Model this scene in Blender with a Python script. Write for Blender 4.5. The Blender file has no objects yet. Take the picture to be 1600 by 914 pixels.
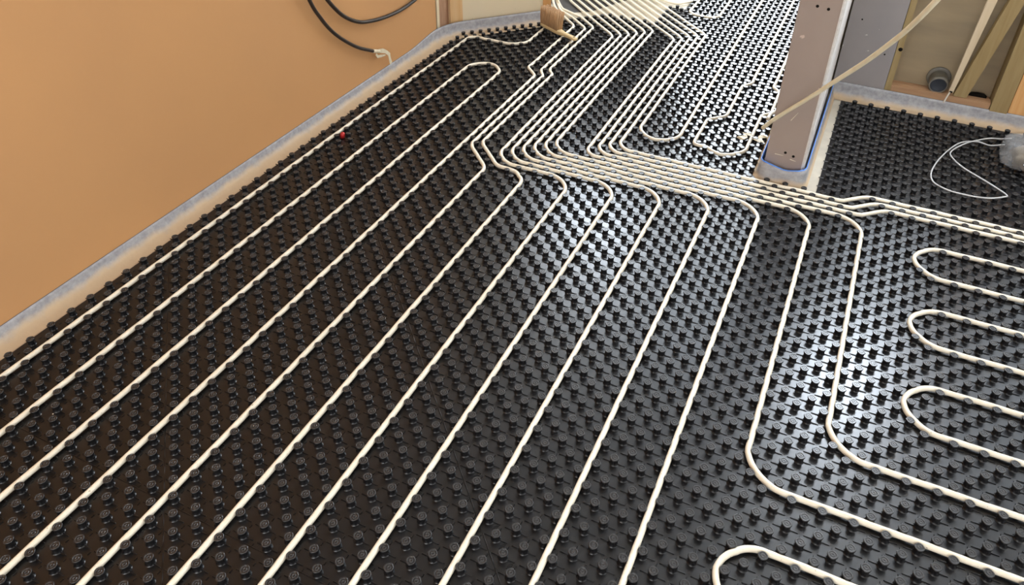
import bpy, bmesh, math, random
import numpy as np
from mathutils import Vector, Matrix
random.seed(7)
rng = np.random.default_rng(7)
S = bpy.context.scene
C = S.collection
H = 0.0353553            # half the stud pitch along the pipes, metres

# ------------------------------------------------------------------ camera
cam = bpy.data.cameras.new('camera')
cam_o = bpy.data.objects.new('camera', cam); C.objects.link(cam_o)
R = ((0.9028965765734686, -0.2466063949287008, 0.35208387919951745),
     (0.42976760315394974, 0.5010936115840812, -0.7511358064351155),
     (0.008807910718206685, 0.8295121930447387, 0.5584191457130463))
T = (0.8622756889910168, -0.9060288164413158, 1.6516248205851738)
cam_o.matrix_world = Matrix([list(R[i]) + [T[i]] for i in range(3)] + [[0, 0, 0, 1]])
cam.sensor_fit = 'HORIZONTAL'; cam.sensor_width = 36.0
cam.lens = 1211.9 * 36.0 / 1600.0
cam.shift_y = -143.0 / 1600.0
cam.clip_start = 0.02
S.camera = cam_o

# ------------------------------------------------------------------ view and world
S.view_settings.view_transform = 'Standard'
S.view_settings.look = 'None'
S.view_settings.gamma = 1.0
S.view_settings.use_curve_mapping = False
S.view_settings.exposure = 0.0
S.cycles.use_denoising = True
S.cycles.max_bounces = 8
S.cycles.sample_clamp_indirect = 6.0
w = bpy.data.worlds.new('sky'); S.world = w; w.use_nodes = True
w.node_tree.nodes['Background'].inputs[0].default_value = (0.80, 0.90, 1.0, 1)
w.node_tree.nodes['Background'].inputs[1].default_value = 1.0

# ------------------------------------------------------------------ daylight and added fill light in the window openings
ROOM = dict(x0=-1.225, x1=3.4, y0=-3.4, yr=2.83, yh=6.6, top=2.5)
# window openings: name -> (axis, plane, a0, a1, z0, z1, radiance, colour)
WINDOWS = {
    'window_1': ('y', 2.95, 0.86, 1.62, 1.46, 2.38, 62.0, (0.80, 0.89, 1.0)),     # in the stud wall to the right
    'window_2': ('y', 4.10, -1.15, -0.30, 1.75, 2.42, 42.0, (0.80, 0.89, 1.0)),   # hall, behind the manifold
    'window_3': ('y', 6.60, -0.90, 0.60, 0.70, 2.30, 36.0, (0.84, 0.92, 1.0)),    # end of the hall
    'fill_window_right': ('x', 3.40, -1.60, 1.20, 1.10, 2.35, 2.6, (0.93, 0.96, 1.0)),     # added fill opening on the right, lights the left wall
    'fill_window_rear': ('yb', -3.40, -0.6, 2.2, 1.00, 2.35, 7.0, (0.98, 0.98, 1.0)),     # added fill opening behind the camera, lights the faces turned to it
    'fill_window_recess': ('y', 2.95, 1.68, 3.10, 0.80, 2.38, 2.8, (0.80, 0.89, 1.0)),      # opening added further along the stud wall to brighten the ceiling
    'window_7': ('y', 2.95, 0.86, 1.62, 0.66, 1.40, 7.0, (0.80, 0.89, 1.0)),      # sheeted lower light under window_1
    'window_8': ('z', 2.50, -0.25, 0.62, 3.30, 5.70, 7.0, (0.80, 0.89, 1.0)),     # rooflight over the hall (x0, x1, y0, y1)
}
def window_lamp(name, ax, pl, a0, a1, z0, z1, rad, col):
    l = bpy.data.lights.new(name + '_daylight', 'AREA')
    l.shape = 'RECTANGLE'; l.size = a1 - a0; l.size_y = z1 - z0
    l.energy = rad * math.pi * (a1 - a0) * (z1 - z0); l.color = col
    o = bpy.data.objects.new(name + '_daylight', l); C.objects.link(o)
    m = (a0 + a1) / 2; zc = (z0 + z1) / 2
    if ax == 'y':  o.location = (m, pl, zc); o.rotation_euler = (-math.pi / 2, 0, 0)
    if ax == 'yb': o.location = (m, pl, zc); o.rotation_euler = (math.pi / 2, 0, 0)
    if ax == 'z':  o.location = (m, zc, pl)
    if ax == 'x':  o.location = (pl, m, zc); o.rotation_euler = (math.pi / 2, 0, math.pi / 2)
for n, a in WINDOWS.items(): window_lamp(n, *a)

# ------------------------------------------------------------------ materials
def mat(name, col, rough=0.6, spec=0.5, noise=None, bump=None, **kw):
    """principled material; noise = (scale, colour2, amount, stretch xyz); bump = (scale, strength, distance)"""
    m = bpy.data.materials.new(name); m.use_nodes = True
    nt = m.node_tree; b = nt.nodes['Principled BSDF']
    b.inputs['Base Color'].default_value = (*col, 1)
    b.inputs['Roughness'].default_value = rough
    b.inputs['Specular IOR Level'].default_value = spec
    for k, v in kw.items(): b.inputs[k.replace('_', ' ')].default_value = v
    tc = nt.nodes.new('ShaderNodeTexCoord')
    if noise:
        sc, c2, amt, st = noise
        mp = nt.nodes.new('ShaderNodeMapping'); mp.inputs['Scale'].default_value = st
        nt.links.new(tc.outputs['Object'], mp.inputs[0])
        n = nt.nodes.new('ShaderNodeTexNoise'); n.inputs['Scale'].default_value = sc; n.inputs['Detail'].default_value = 6
        nt.links.new(mp.outputs[0], n.inputs['Vector'])
        cr = nt.nodes.new('ShaderNodeValToRGB'); cr.color_ramp.elements[0].position = 0.5 - 0.5 * (1 - amt) * 0.6; cr.color_ramp.elements[1].position = 0.5 + 0.5 * (1 - amt) * 0.6 + 0.05
        cr.color_ramp.elements[0].color = (*col, 1); cr.color_ramp.elements[1].color = (*c2, 1)
        nt.links.new(n.outputs['Fac'], cr.inputs[0]); nt.links.new(cr.outputs[0], b.inputs['Base Color'])
    if bump:
        n2 = nt.nodes.new('ShaderNodeTexNoise'); n2.inputs['Scale'].default_value = bump[0]; n2.inputs['Detail'].default_value = 3
        nt.links.new(tc.outputs['Object'], n2.inputs['Vector'])
        bp = nt.nodes.new('ShaderNodeBump'); bp.inputs['Strength'].default_value = bump[1]; bp.inputs['Distance'].default_value = bump[2]
        nt.links.new(n2.outputs['Fac'], bp.inputs['Height']); nt.links.new(bp.outputs[0], b.inputs['Normal'])
    return m
def add_spots(m, scale, thr, col, width=0.03):
    """small specks of another colour (scuffs, plaster splashes) over a material's base colour"""
    nt = m.node_tree; b = nt.nodes['Principled BSDF']; tc = nt.nodes.new('ShaderNodeTexCoord')
    n = nt.nodes.new('ShaderNodeTexNoise'); n.inputs['Scale'].default_value = scale; n.inputs['Detail'].default_value = 4
    nt.links.new(tc.outputs['Object'], n.inputs['Vector'])
    cr = nt.nodes.new('ShaderNodeValToRGB'); cr.color_ramp.elements[0].position = thr; cr.color_ramp.elements[1].position = thr + width
    nt.links.new(n.outputs['Fac'], cr.inputs[0])
    mx = nt.nodes.new('ShaderNodeMix'); mx.data_type = 'RGBA'
    src = b.inputs['Base Color']
    if src.is_linked: nt.links.new(src.links[0].from_socket, mx.inputs[6])
    else: mx.inputs[6].default_value = src.default_value
    mx.inputs[7].default_value = (*col, 1)
    nt.links.new(cr.outputs[0], mx.inputs[0]); nt.links.new(mx.outputs[2], b.inputs['Base Color'])
    return m

M = {}
M['mat'] = mat('black_moulded_plastic', (0.0085, 0.0083, 0.0092), 0.28, 0.5, bump=(40, 0.05, 0.002))
add_spots(M['mat'], 140, 0.73, (0.10, 0.085, 0.065), 0.04)
nt = M['mat'].node_tree; b = nt.nodes['Principled BSDF']                # site dust lying on the stud tops
tc = nt.nodes.new('ShaderNodeTexCoord'); sp = nt.nodes.new('ShaderNodeSeparateXYZ'); nt.links.new(tc.outputs['Object'], sp.inputs[0])
mr = nt.nodes.new('ShaderNodeMapRange'); mr.inputs[1].default_value = 0.0195; mr.inputs[2].default_value = 0.0205; nt.links.new(sp.outputs[2], mr.inputs[0])
mx = nt.nodes.new('ShaderNodeMix'); mx.data_type = 'RGBA'; mx.inputs[7].default_value = (0.026, 0.025, 0.025, 1)
nt.links.new(b.inputs['Base Color'].links[0].from_socket, mx.inputs[6]); nt.links.new(mr.outputs[0], mx.inputs[0]); nt.links.new(mx.outputs[2], b.inputs['Base Color'])
M['pipe'] = mat('cream_pipe_plastic', (0.90, 0.83, 0.68), 0.38, 0.5, noise=(40, (0.84, 0.75, 0.58), 0.5, (1, 1, 1)))
add_spots(M['pipe'], 130, 0.70, (0.50, 0.43, 0.31), 0.03)
M['pipe_tan'] = mat('dusty_pipe_plastic', (0.90, 0.83, 0.62), 0.45, 0.4, noise=(20, (0.82, 0.71, 0.48), 0.3, (1, 1, 1)))
M['plaster'] = mat('pink_plaster', (0.615, 0.325, 0.135), 0.62, 0.3, noise=(2.2, (0.565, 0.30, 0.13), 0.1, (1, 1, 1)), bump=(9, 0.06, 0.01))
M['plaster_brown'] = mat('damp_brown_plaster', (0.40, 0.22, 0.13), 0.7, 0.2, noise=(12, (0.50, 0.31, 0.20), 0.3, (6, 6, 1)))
M['white'] = mat('white_paint', (0.82, 0.80, 0.76), 0.7, 0.3)
M['concrete'] = mat('pale_screed', (0.66, 0.60, 0.49), 0.75, 0.2, noise=(14, (0.52, 0.47, 0.39), 0.2, (1, 1, 1)), bump=(60, 0.25, 0.003))
M['strip'] = None
M['blue'] = mat('blue_film', (0.10, 0.26, 0.74), 0.45, 0.4)
M['pipe_fan_shade'] = mat('painted_floor_shade', (0.055, 0.052, 0.05), 0.7, 0.3, noise=(20, (0.09, 0.085, 0.08), 0.2, (1, 1, 1)))
M['gap_shadow'] = mat('dark_gap_shadow', (0.10, 0.09, 0.10), 0.6, 0.3)
M['board_brown'] = mat('brown_plasterboard_paper', (0.33, 0.26, 0.225), 0.7, 0.25, noise=(7, (0.35, 0.28, 0.24), 0.2, (1, 1, 0.6)))
add_spots(M['board_brown'], 26, 0.735, (0.55, 0.43, 0.36), 0.02)
M['board_grey'] = mat('grey_plasterboard_paper', (0.27, 0.245, 0.245), 0.6, 0.3, noise=(5, (0.32, 0.285, 0.275), 0.2, (1, 1, 1)))
add_spots(M['board_grey'], 32, 0.70, (0.66, 0.62, 0.58), 0.02)
M['gypsum'] = mat('raw_gypsum_edge', (0.58, 0.55, 0.52), 0.85, 0.15, noise=(60, (0.68, 0.65, 0.62), 0.3, (1, 1, 1)), bump=(90, 0.4, 0.004))
add_spots(M['gypsum'], 75, 0.66, (0.34, 0.32, 0.30), 0.04)
M['timber'] = mat('sawn_timber', (0.28, 0.195, 0.085), 0.75, 0.2, noise=(9, (0.36, 0.265, 0.13), 0.2, (7, 7, 0.5)), bump=(50, 0.2, 0.003))
add_spots(M['timber'], 34, 0.72, (0.62, 0.54, 0.40), 0.02)
M['timber_plate'] = mat('reddish_timber', (0.36, 0.20, 0.11), 0.75, 0.2, noise=(9, (0.44, 0.27, 0.15), 0.2, (0.5, 7, 7)))
M['timber_orange'] = mat('orange_timber', (0.62, 0.30, 0.10), 0.7, 0.25, noise=(8, (0.72, 0.42, 0.18), 0.2, (8, 8, 0.4)))
M['timber_gold'] = mat('planed_golden_timber', (0.70, 0.42, 0.19), 0.6, 0.3, noise=(7, (0.78, 0.55, 0.30), 0.2, (9, 9, 0.6)))
M['sheathing'] = mat('weathered_sheathing_ply', (0.36, 0.275, 0.17), 0.75, 0.2, noise=(4, (0.25, 0.195, 0.13), 0.15, (0.7, 1, 4)))
add_spots(M['sheathing'], 17, 0.74, (0.50, 0.44, 0.34), 0.02)
M['cream_board'] = mat('cream_board', (0.80, 0.67, 0.46), 0.7, 0.25, noise=(6, (0.78, 0.67, 0.48), 0.3, (1, 1, 1)))
add_spots(M['cream_board'], 38, 0.73, (0.42, 0.30, 0.18), 0.02)
M['hose'] = mat('black_cable_rubber', (0.020, 0.013, 0.010), 0.42, 0.5, noise=(70, (0.040, 0.028, 0.022), 0.4, (1, 1, 1)))
M['tape'] = mat('yellowed_masking_tape', (0.78, 0.70, 0.52), 0.55, 0.4, noise=(60, (0.66, 0.56, 0.38), 0.3, (1, 1, 1)))
M['grey_pipe'] = mat('grey_soil_pipe', (0.115, 0.11, 0.10), 0.45, 0.4, noise=(30, (0.20, 0.175, 0.13), 0.2, (1, 1, 1)))
M['dark_cap'] = mat('dark_pipe_bung', (0.035, 0.04, 0.05), 0.6, 0.3)
M['trunking'] = mat('pale_trunking', (0.60, 0.47, 0.31), 0.5, 0.3, noise=(9, (0.68, 0.56, 0.39), 0.3, (6, 6, 0.4)))
M['cable_white'] = mat('white_cable', (0.70, 0.66, 0.56), 0.5, 0.4)
M['bristle'] = mat('brown_bristle', (0.56, 0.34, 0.17), 0.6, 0.3, noise=(90, (0.34, 0.20, 0.10), 0.1, (1, 1, 0.15)))
M['brush_wood'] = mat('worn_pale_wood', (0.60, 0.44, 0.22), 0.6, 0.3, noise=(12, (0.70, 0.55, 0.31), 0.2, (1, 1, 1)))
M['red'] = mat('red_plastic', (0.50, 0.02, 0.02), 0.4, 0.5)
M['dark'] = mat('dark_void', (0.012, 0.010, 0.008), 0.9, 0.1)
M['crumb'] = mat('plaster_crumb', (0.72, 0.64, 0.50), 0.9, 0.1)
M['wire'] = mat('grey_plastic_strap', (0.42, 0.42, 0.42), 0.35, 0.5, noise=(40, (0.66, 0.66, 0.65), 0.2, (1, 1, 1)))
M['print_purple'] = mat('purple_print', (0.06, 0.05, 0.13), 0.4, 0.5)
M['print_white'] = mat('white_print', (0.80, 0.80, 0.82), 0.4, 0.5)
M['content'] = mat('tan_fittings', (0.10, 0.073, 0.042), 0.6, 0.3, noise=(22, (0.22, 0.17, 0.11), 0.1, (1, 1, 1)))
# clear film of the bag
m = bpy.data.materials.new('clear_film'); m.use_nodes = True
nt = m.node_tree; b = nt.nodes['Principled BSDF']; b.inputs['Base Color'].default_value = (0.55, 0.56, 0.57, 1); b.inputs['Roughness'].default_value = 0.32
tr = nt.nodes.new('ShaderNodeBsdfTransparent'); mx = nt.nodes.new('ShaderNodeMixShader'); mx.inputs[0].default_value = 0.24
nt.links.new(tr.outputs[0], mx.inputs[1]); nt.links.new(b.outputs[0], mx.inputs[2]); nt.links.new(mx.outputs[0], nt.nodes['Material Output'].inputs[0])
M['film'] = m
# foam edge strip: grey foam, tan towards the foot
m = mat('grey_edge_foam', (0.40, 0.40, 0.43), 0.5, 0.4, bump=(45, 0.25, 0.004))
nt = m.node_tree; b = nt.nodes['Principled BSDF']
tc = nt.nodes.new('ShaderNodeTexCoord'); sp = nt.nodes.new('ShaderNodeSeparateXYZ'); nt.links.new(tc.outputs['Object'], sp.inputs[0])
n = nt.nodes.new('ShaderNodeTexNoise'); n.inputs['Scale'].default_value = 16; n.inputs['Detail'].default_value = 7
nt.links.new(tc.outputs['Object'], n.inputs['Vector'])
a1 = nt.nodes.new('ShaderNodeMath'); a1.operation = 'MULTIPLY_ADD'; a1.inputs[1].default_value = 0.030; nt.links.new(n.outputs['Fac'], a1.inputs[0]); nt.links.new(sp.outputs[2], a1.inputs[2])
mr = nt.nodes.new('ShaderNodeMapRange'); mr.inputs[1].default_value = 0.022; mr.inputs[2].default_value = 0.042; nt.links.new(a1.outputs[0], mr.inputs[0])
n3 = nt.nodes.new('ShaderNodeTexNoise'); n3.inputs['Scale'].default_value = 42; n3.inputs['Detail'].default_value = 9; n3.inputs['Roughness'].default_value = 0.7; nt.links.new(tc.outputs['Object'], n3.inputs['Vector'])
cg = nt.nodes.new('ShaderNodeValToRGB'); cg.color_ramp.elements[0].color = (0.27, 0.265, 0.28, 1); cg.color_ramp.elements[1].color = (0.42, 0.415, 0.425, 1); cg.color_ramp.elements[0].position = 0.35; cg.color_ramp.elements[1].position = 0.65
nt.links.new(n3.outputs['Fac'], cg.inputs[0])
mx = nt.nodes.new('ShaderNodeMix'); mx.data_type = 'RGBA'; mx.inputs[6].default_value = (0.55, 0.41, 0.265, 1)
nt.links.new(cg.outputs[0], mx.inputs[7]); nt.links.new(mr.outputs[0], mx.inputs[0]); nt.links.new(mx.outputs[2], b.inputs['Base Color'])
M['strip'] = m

# ------------------------------------------------------------------ mesh helpers
class MB:
    def __init__(s): s.v = []; s.f = []; s.sm = []
    def add(s, vs, fs, smooth=True):
        o = len(s.v); s.v += [tuple(map(float, v)) for v in vs]; s.f += [[i + o for i in f] for f in fs]; s.sm += [smooth] * len(fs)
        return s
    def box(s, x0, x1, y0, y1, z0, z1, bev=0.0):
        if bev <= 0:
            return s.add([(x0, y0, z0), (x1, y0, z0), (x1, y1, z0), (x0, y1, z0), (x0, y0, z1), (x1, y0, z1), (x1, y1, z1), (x0, y1, z1)],
                         [(0, 3, 2, 1), (4, 5, 6, 7), (0, 1, 5, 4), (1, 2, 6, 5), (2, 3, 7, 6), (3, 0, 4, 7)], False)
        bm = bmesh.new(); bmesh.ops.create_cube(bm, size=1)
        for v in bm.verts: v.co = Vector(((x0 + x1) / 2 + v.co.x * (x1 - x0), (y0 + y1) / 2 + v.co.y * (y1 - y0), (z0 + z1) / 2 + v.co.z * (z1 - z0)))
        bmesh.ops.bevel(bm, geom=bm.edges[:], offset=bev, segments=2, affect='EDGES')
        return s.bm(bm, False)
    def bm(s, bm, smooth=True):
        bm.verts.ensure_lookup_table(); bm.verts.index_update()
        s.add([v.co for v in bm.verts], [[v.index for v in f.verts] for f in bm.faces], smooth); bm.free(); return s
    def tube(s, pts, r, seg=10, caps=True, up=None):
        pts = [Vector(p) for p in pts]; n = len(pts); rr = r if hasattr(r, '__len__') else [r] * n
        rings = []; ref = Vector(up) if up else Vector((0, 0, 1))
        for i, p in enumerate(pts):
            t = (pts[min(i + 1, n - 1)] - pts[max(i - 1, 0)]).normalized()
            if abs(t.dot(ref)) > 0.98: ref = Vector((1, 0, 0)) if abs(t.x) < 0.9 else Vector((0, 1, 0))
            a = t.cross(ref).normalized(); bvec = a.cross(t).normalized()
            rings.append([p + rr[i] * (math.cos(2 * math.pi * k / seg) * a + math.sin(2 * math.pi * k / seg) * bvec) for k in range(seg)])
        vs = [q for ring in rings for q in ring]; fs = []
        for i in range(n - 1):
            for k in range(seg):
                fs.append((i * seg + k, i * seg + (k + 1) % seg, (i + 1) * seg + (k + 1) % seg, (i + 1) * seg + k))
        if caps: fs.append(tuple(range(seg))[::-1]); fs.append(tuple((n - 1) * seg + k for k in range(seg)))
        return s.add(vs, fs)
    def lathe(s, prof, seg, origin, axis=(0, 0, 1)):
        ax = Vector(axis).normalized(); a = ax.orthogonal().normalized(); bvec = ax.cross(a); o = Vector(origin)
        vs = [o + ax * z + r * (math.cos(2 * math.pi * k / seg) * a + math.sin(2 * math.pi * k / seg) * bvec) for r, z in prof for k in range(seg)]
        fs = [(i * seg + k, i * seg + (k + 1) % seg, (i + 1) * seg + (k + 1) % seg, (i + 1) * seg + k) for i in range(len(prof) - 1) for k in range(seg)]
        return s.add(vs, fs)
    def prism(s, poly, y0, y1):
        """polygon in x,z pushed from y0 to y1"""
        n = len(poly)
        vs = [(x, y0, z) for x, z in poly] + [(x, y1, z) for x, z in poly]
        fs = [tuple(range(n)), tuple(range(2 * n - 1, n - 1, -1))] + [(i, i + n, (i + 1) % n + n, (i + 1) % n) for i in range(n)]
        return s.add(vs, fs, False)
    def build(s, name, material, parent=None):
        me = bpy.data.meshes.new(name); me.from_pydata(s.v, [], s.f); me.materials.append(material)
        me.polygons.foreach_set('use_smooth', s.sm); me.update()
        bm = bmesh.new(); bm.from_mesh(me); bmesh.ops.recalc_face_normals(bm, faces=bm.faces); bm.to_mesh(me); bm.free()
        o = bpy.data.objects.new(name, me); C.objects.link(o)
        if parent: o.parent = parent; o.matrix_parent_inverse = parent.matrix_world.inverted()
        return o
def empty(name, loc, rz=0):
    o = bpy.data.objects.new(name, None); o.empty_display_size = 0.05; C.objects.link(o); o.location = loc; o.rotation_euler = (0, 0, rz)
    bpy.context.view_layer.update(); return o
def tag(o, label, cat, group=None, kind=None):
    o['label'] = label; o['category'] = cat
    if group: o['group'] = group
    if kind: o['kind'] = kind
    return o
def structure(o, label=None):
    o['kind'] = 'structure'
    if label: o['label'] = label
    return o
def spline(pts, n=12):
    """Catmull-Rom through points"""
    P = [Vector(p) for p in pts]; P = [2 * P[0] - P[1]] + P + [2 * P[-1] - P[-2]]; out = []
    for i in range(1, len(P) - 2):
        for k in range(n):
            t = k / n
            out.append(0.5 * ((2 * P[i]) + (-P[i - 1] + P[i + 1]) * t + (2 * P[i - 1] - 5 * P[i] + 4 * P[i + 1] - P[i + 2]) * t * t + (-P[i - 1] + 3 * P[i] - 3 * P[i + 1] + P[i + 2]) * t ** 3))
    out.append(P[-2]); return out

# ------------------------------------------------------------------ the room shell
def wall_with_openings(mb, ax, p0, p1, a0, a1, z0, z1, holes):
    """a wall slab p0..p1 thick on its axis with rectangular openings (a0,a1,z0,z1)"""
    def put(b0, b1, c0, c1):
        if b1 - b0 < 1e-4 or c1 - c0 < 1e-4: return
        if ax == 'y': mb.box(b0, b1, p0, p1, c0, c1)
        else: mb.box(p0, p1, b0, b1, c0, c1)
    cur = a0
    for (h0, h1, hz0, hz1) in sorted(holes):
        put(cur, h0, z0, z1); put(h0, h1, z0, hz0); put(h0, h1, hz1, z1); cur = h1
    put(cur, a1, z0, z1); return mb
def hole(n):
    a = WINDOWS[n]; return (a[2], a[3], a[4], a[5])
TOP = ROOM['top']
structure(MB().box(-2.2, 3.6, -3.6, 6.8, -0.12, -0.0025).build('floor', M['concrete']), 'pale dusty screed floor under the studded mat')
cl = MB(); cl.box(-2.2, 3.6, -3.6, 3.30, TOP, TOP + 0.1); cl.box(-2.2, -0.25, 3.30, 5.70, TOP, TOP + 0.1); cl.box(0.62, 3.6, 3.30, 5.70, TOP, TOP + 0.1); cl.box(-2.2, 3.6, 5.70, 6.8, TOP, TOP + 0.1)
structure(cl.build('ceiling', M['white']))
structure(MB().box(-1.34, -1.225, -3.4, 2.556, -0.002, TOP).build('wall_left', M['plaster']), 'smooth bare pink plaster wall')
structure(MB().box(-1.34, -1.252, 2.556, 2.600, -0.002, TOP).build('trim_1', M['dark']))
structure(MB().box(-1.34, -1.236, 2.586, 2.612, -0.002, TOP).build('trim_2', M['cream_board']))
structure(MB().box(-1.34, -1.243, 2.612, 2.722, -0.002, TOP).build('wall_corner', M['plaster_brown']))
back = MB(); wall_with_openings(back, 'y', -3.5, -3.4, -1.34, 3.5, -0.002, TOP, [hole('fill_window_rear')]); structure(back.build('wall_front', M['white']))
rt = MB(); wall_with_openings(rt, 'x', 3.4, 3.5, -3.5, 2.95, -0.002, TOP, [hole('fill_window_right')]); structure(rt.build('wall_right', M['white']))
hb = MB(); wall_with_openings(hb, 'y', 4.1, 4.2, -2.2, -0.2, -0.002, TOP, [hole('window_2')]); structure(hb.build('wall_hall', M['white']))
fb = MB(); wall_with_openings(fb, 'y', 6.6, 6.7, -2.2, 0.8, -0.002, TOP, [hole('window_3')]); structure(fb.build('wall_back', M['white']))
structure(MB().box(0.66, 0.78, 2.96, 6.6, -0.002, TOP).build('wall_partition', M['white']))
structure(MB().box(-2.2, -2.1, 2.7, 4.1, -0.002, TOP).build('wall_cupboard', M['white']))
structure(MB().box(-0.3, -0.2, 4.2, 6.6, -0.002, TOP).build('wall_passage', M['white'])) if False else None
for n, (ax, pl, a0, a1, z0, z1, rad, col) in WINDOWS.items():        # frames round the openings
    fr = MB(); t = 0.05
    def bar(b0, b1, c0, c1):
        if ax == 'x': fr.box(pl - 0.06, pl - 0.01, b0, b1, c0, c1)
        elif ax == 'z': fr.box(b0, b1, c0, c1, pl - 0.03, pl - 0.005)
        elif ax == 'yb': fr.box(b0, b1, pl + 0.01, pl + 0.06, c0, c1)
        else: fr.box(b0, b1, pl - 0.06, pl - 0.01, c0, c1)
    bar(a0, a0 + t, z0, z1); bar(a1 - t, a1, z0, z1); bar(a0 + t, a1 - t, z0, z0 + t); bar(a0 + t, a1 - t, z1 - t, z1)
    mid = (a0 + a1) / 2
    if a1 - a0 > 1.45: bar(mid - t / 2, mid + t / 2, z0 + t, z1 - t)
    if n == 'window_7': bar(a0, a1, z1, z1 + 0.06)
    structure(fr.build(n, M['white']))

# splay wall at the far left: line y = x + 3.943 (boards stand on it)
def splay_slab(name, xa, xb, material, proud=0.0, th=0.05):
    e = proud / math.sqrt(2); d = th / math.sqrt(2)
    p = [(xa + e, xa + 3.943 - e), (xb + e, xb + 3.943 - e), (xb - d, xb + 3.943 + d), (xa - d, xa + 3.943 + d)]
    vs = [(x, y, -0.002) for x, y in p] + [(x, y, TOP) for x, y in p]
    return MB().add(vs, [(0, 1, 2, 3), (4, 7, 6, 5), (0, 4, 5, 1), (1, 5, 6, 2), (2, 6, 7, 3), (3, 7, 4, 0)], False).build(name, material)
structure(splay_slab('trim_3', -1.228, -1.178, M['timber_gold'], 0.006, 0.09))
structure(splay_slab('wall_splay', -1.178, -0.835, M['cream_board']), 'cream board wall set at an angle')
structure(splay_slab('trim_4', -0.835, -0.80, M['timber_orange'], 0.004, 0.09))

# ------------------------------------------------------------------ the studded mat
def lat(r, u, z=0.0): return (r * H, u * H, z)
# convex pieces of the covered floor in lattice units: lists of (a, b, c) with a*r + b*u <= c
def rect(r0, r1, u0, u1): return [(-1, 0, -r0), (1, 0, r1), (0, -1, -u0), (0, 1, u1)]
REG = [rect(-32.6, 17.7, -16, 86.4) + [(-1, 1, 108.8)],
       rect(-6.3, 17.7, 86.4, 103.3), rect(-3.7, 17.7, 103.3, 150),
       rect(-23.3, -6.3, 86.4, 94.4) + [(-1, 1, 109.9)],
       rect(17.7, 24.3, -16, 53.45), rect(24.3, 66, -16, 78.7)]
def clip(poly, hp):
    for a, b, c in hp:
        out = []
        for i in range(len(poly)):
            p, q = poly[i], poly[(i + 1) % len(poly)]
            dp, dq = a * p[0] + b * p[1] - c, a * q[0] + b * q[1] - c
            if dp <= 0: out.append(p)
            if dp * dq < 0: t = dp / (dp - dq); out.append((p[0] + t * (q[0] - p[0]), p[1] + t * (q[1] - p[1])))
        poly = out
        if len(poly) < 3: return []
    return poly
def inside(r, u): return any(all(a * r + b * u <= c for a, b, c in hp) for hp in REG)
STUDS = [(r, u) for r in range(-33, 67) for u in range(-16, 151) if (r + u) % 2 == 0 and inside(r, u)]
SET = set(STUDS)
Rm = np.array(R); Tm = np.array(T)
def pix(x, y, z):
    q = (np.array([x, y, z]) - Tm) @ Rm
    if q[2] > -0.05: return (-9999, -9999)
    return (800 + 1211.9 * q[0] / -q[2], 314 - 1211.9 * q[1] / -q[2])
def stud_template(seg, prof, flat):
    vs = []; fs = []; sm = []
    for i, (r, z) in enumerate(prof):
        for k in range(seg):
            a = 2 * math.pi * (k + 0.5) / seg
            sq = 1.0 + (0.035 * math.cos(4 * a) if r > 0.0075 else 0.0)
            vs.append((r * sq * math.cos(a), r * sq * math.sin(a), z))
    for i in range(len(prof) - 1):
        for k in range(seg): fs.append((i * seg + k, i * seg + (k + 1) % seg, (i + 1) * seg + (k + 1) % seg, (i + 1) * seg + k))
    sm = [i < flat for i in range(len(prof) - 1) for k in range(seg)] + [False]
    fs.append(tuple((len(prof) - 1) * seg + k for k in range(seg)))
    return vs, fs, sm
HI = stud_template(16, [(0.0128, 0), (0.0113, 0.0012), (0.0104, 0.0030), (0.0098, 0.0065), (0.0098, 0.0115), (0.0105, 0.0160), (0.0116, 0.0178), (0.0117, 0.0191), (0.0112, 0.0205),
                        (0.0104, 0.0211), (0.0084, 0.0211), (0.0074, 0.0200), (0.0056, 0.0200), (0.0045, 0.0209), (0.0028, 0.0209), (0.0019, 0.0200)], 9)
MD = stud_template(12, [(0.0124, 0), (0.0103, 0.0030), (0.0098, 0.0110), (0.0112, 0.0176), (0.0113, 0.0192), (0.0101, 0.0210), (0.0084, 0.0211), (0.0074, 0.0203), (0.0052, 0.0203), (0.0042, 0.0209)], 5)
LO = stud_template(8, [(0.0115, 0), (0.0098, 0.0100), (0.0115, 0.0180), (0.0100, 0.0211)], 9)
def ridge(dx, dy):
    """low moulded rib from the stud foot towards its neighbour along dx,dy"""
    nx, ny = -dy, dx; vs = []
    for (d, w_, z) in ((0.0095, 0.0012, 0.0032), (0.0180, 0.0011, 0.0028), (0.0285, 0.0010, 0.0022), (0.0300, 0.0006, 0.0002)):
        for s_, zz in ((-1.9, -0.0003), (-0.7, z), (0.7, z), (1.9, -0.0003)):
            vs.append((dx * d + nx * w_ * s_, dy * d + ny * w_ * s_, zz))
    fs = [(i * 4 + k, i * 4 + k + 1, (i + 1) * 4 + k + 1, (i + 1) * 4 + k) for i in range(3) for k in range(3)]
    return vs, fs
def nub(dx, dy):
    """short moulded nub on the flat, part way to the next stud along the pipes"""
    nx, ny = -dy, dx; vs = []
    for (d, w_, z) in ((0.0215, 0.0010, 0.0002), (0.0225, 0.0012, 0.0020), (0.0300, 0.0012, 0.0018), (0.0310, 0.0010, 0.0002)):
        for s_, zz in ((-1.7, -0.0003), (-0.7, z), (0.7, z), (1.7, -0.0003)): vs.append((dx * d + nx * w_ * s_, dy * d + ny * w_ * s_, zz))
    return vs, [(i * 4 + k, i * 4 + k + 1, (i + 1) * 4 + k + 1, (i + 1) * 4 + k) for i in range(3) for k in range(3)]
RID = [ridge(1, 0), ridge(-1, 0), nub(0, 1)]
SUB = 2
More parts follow.
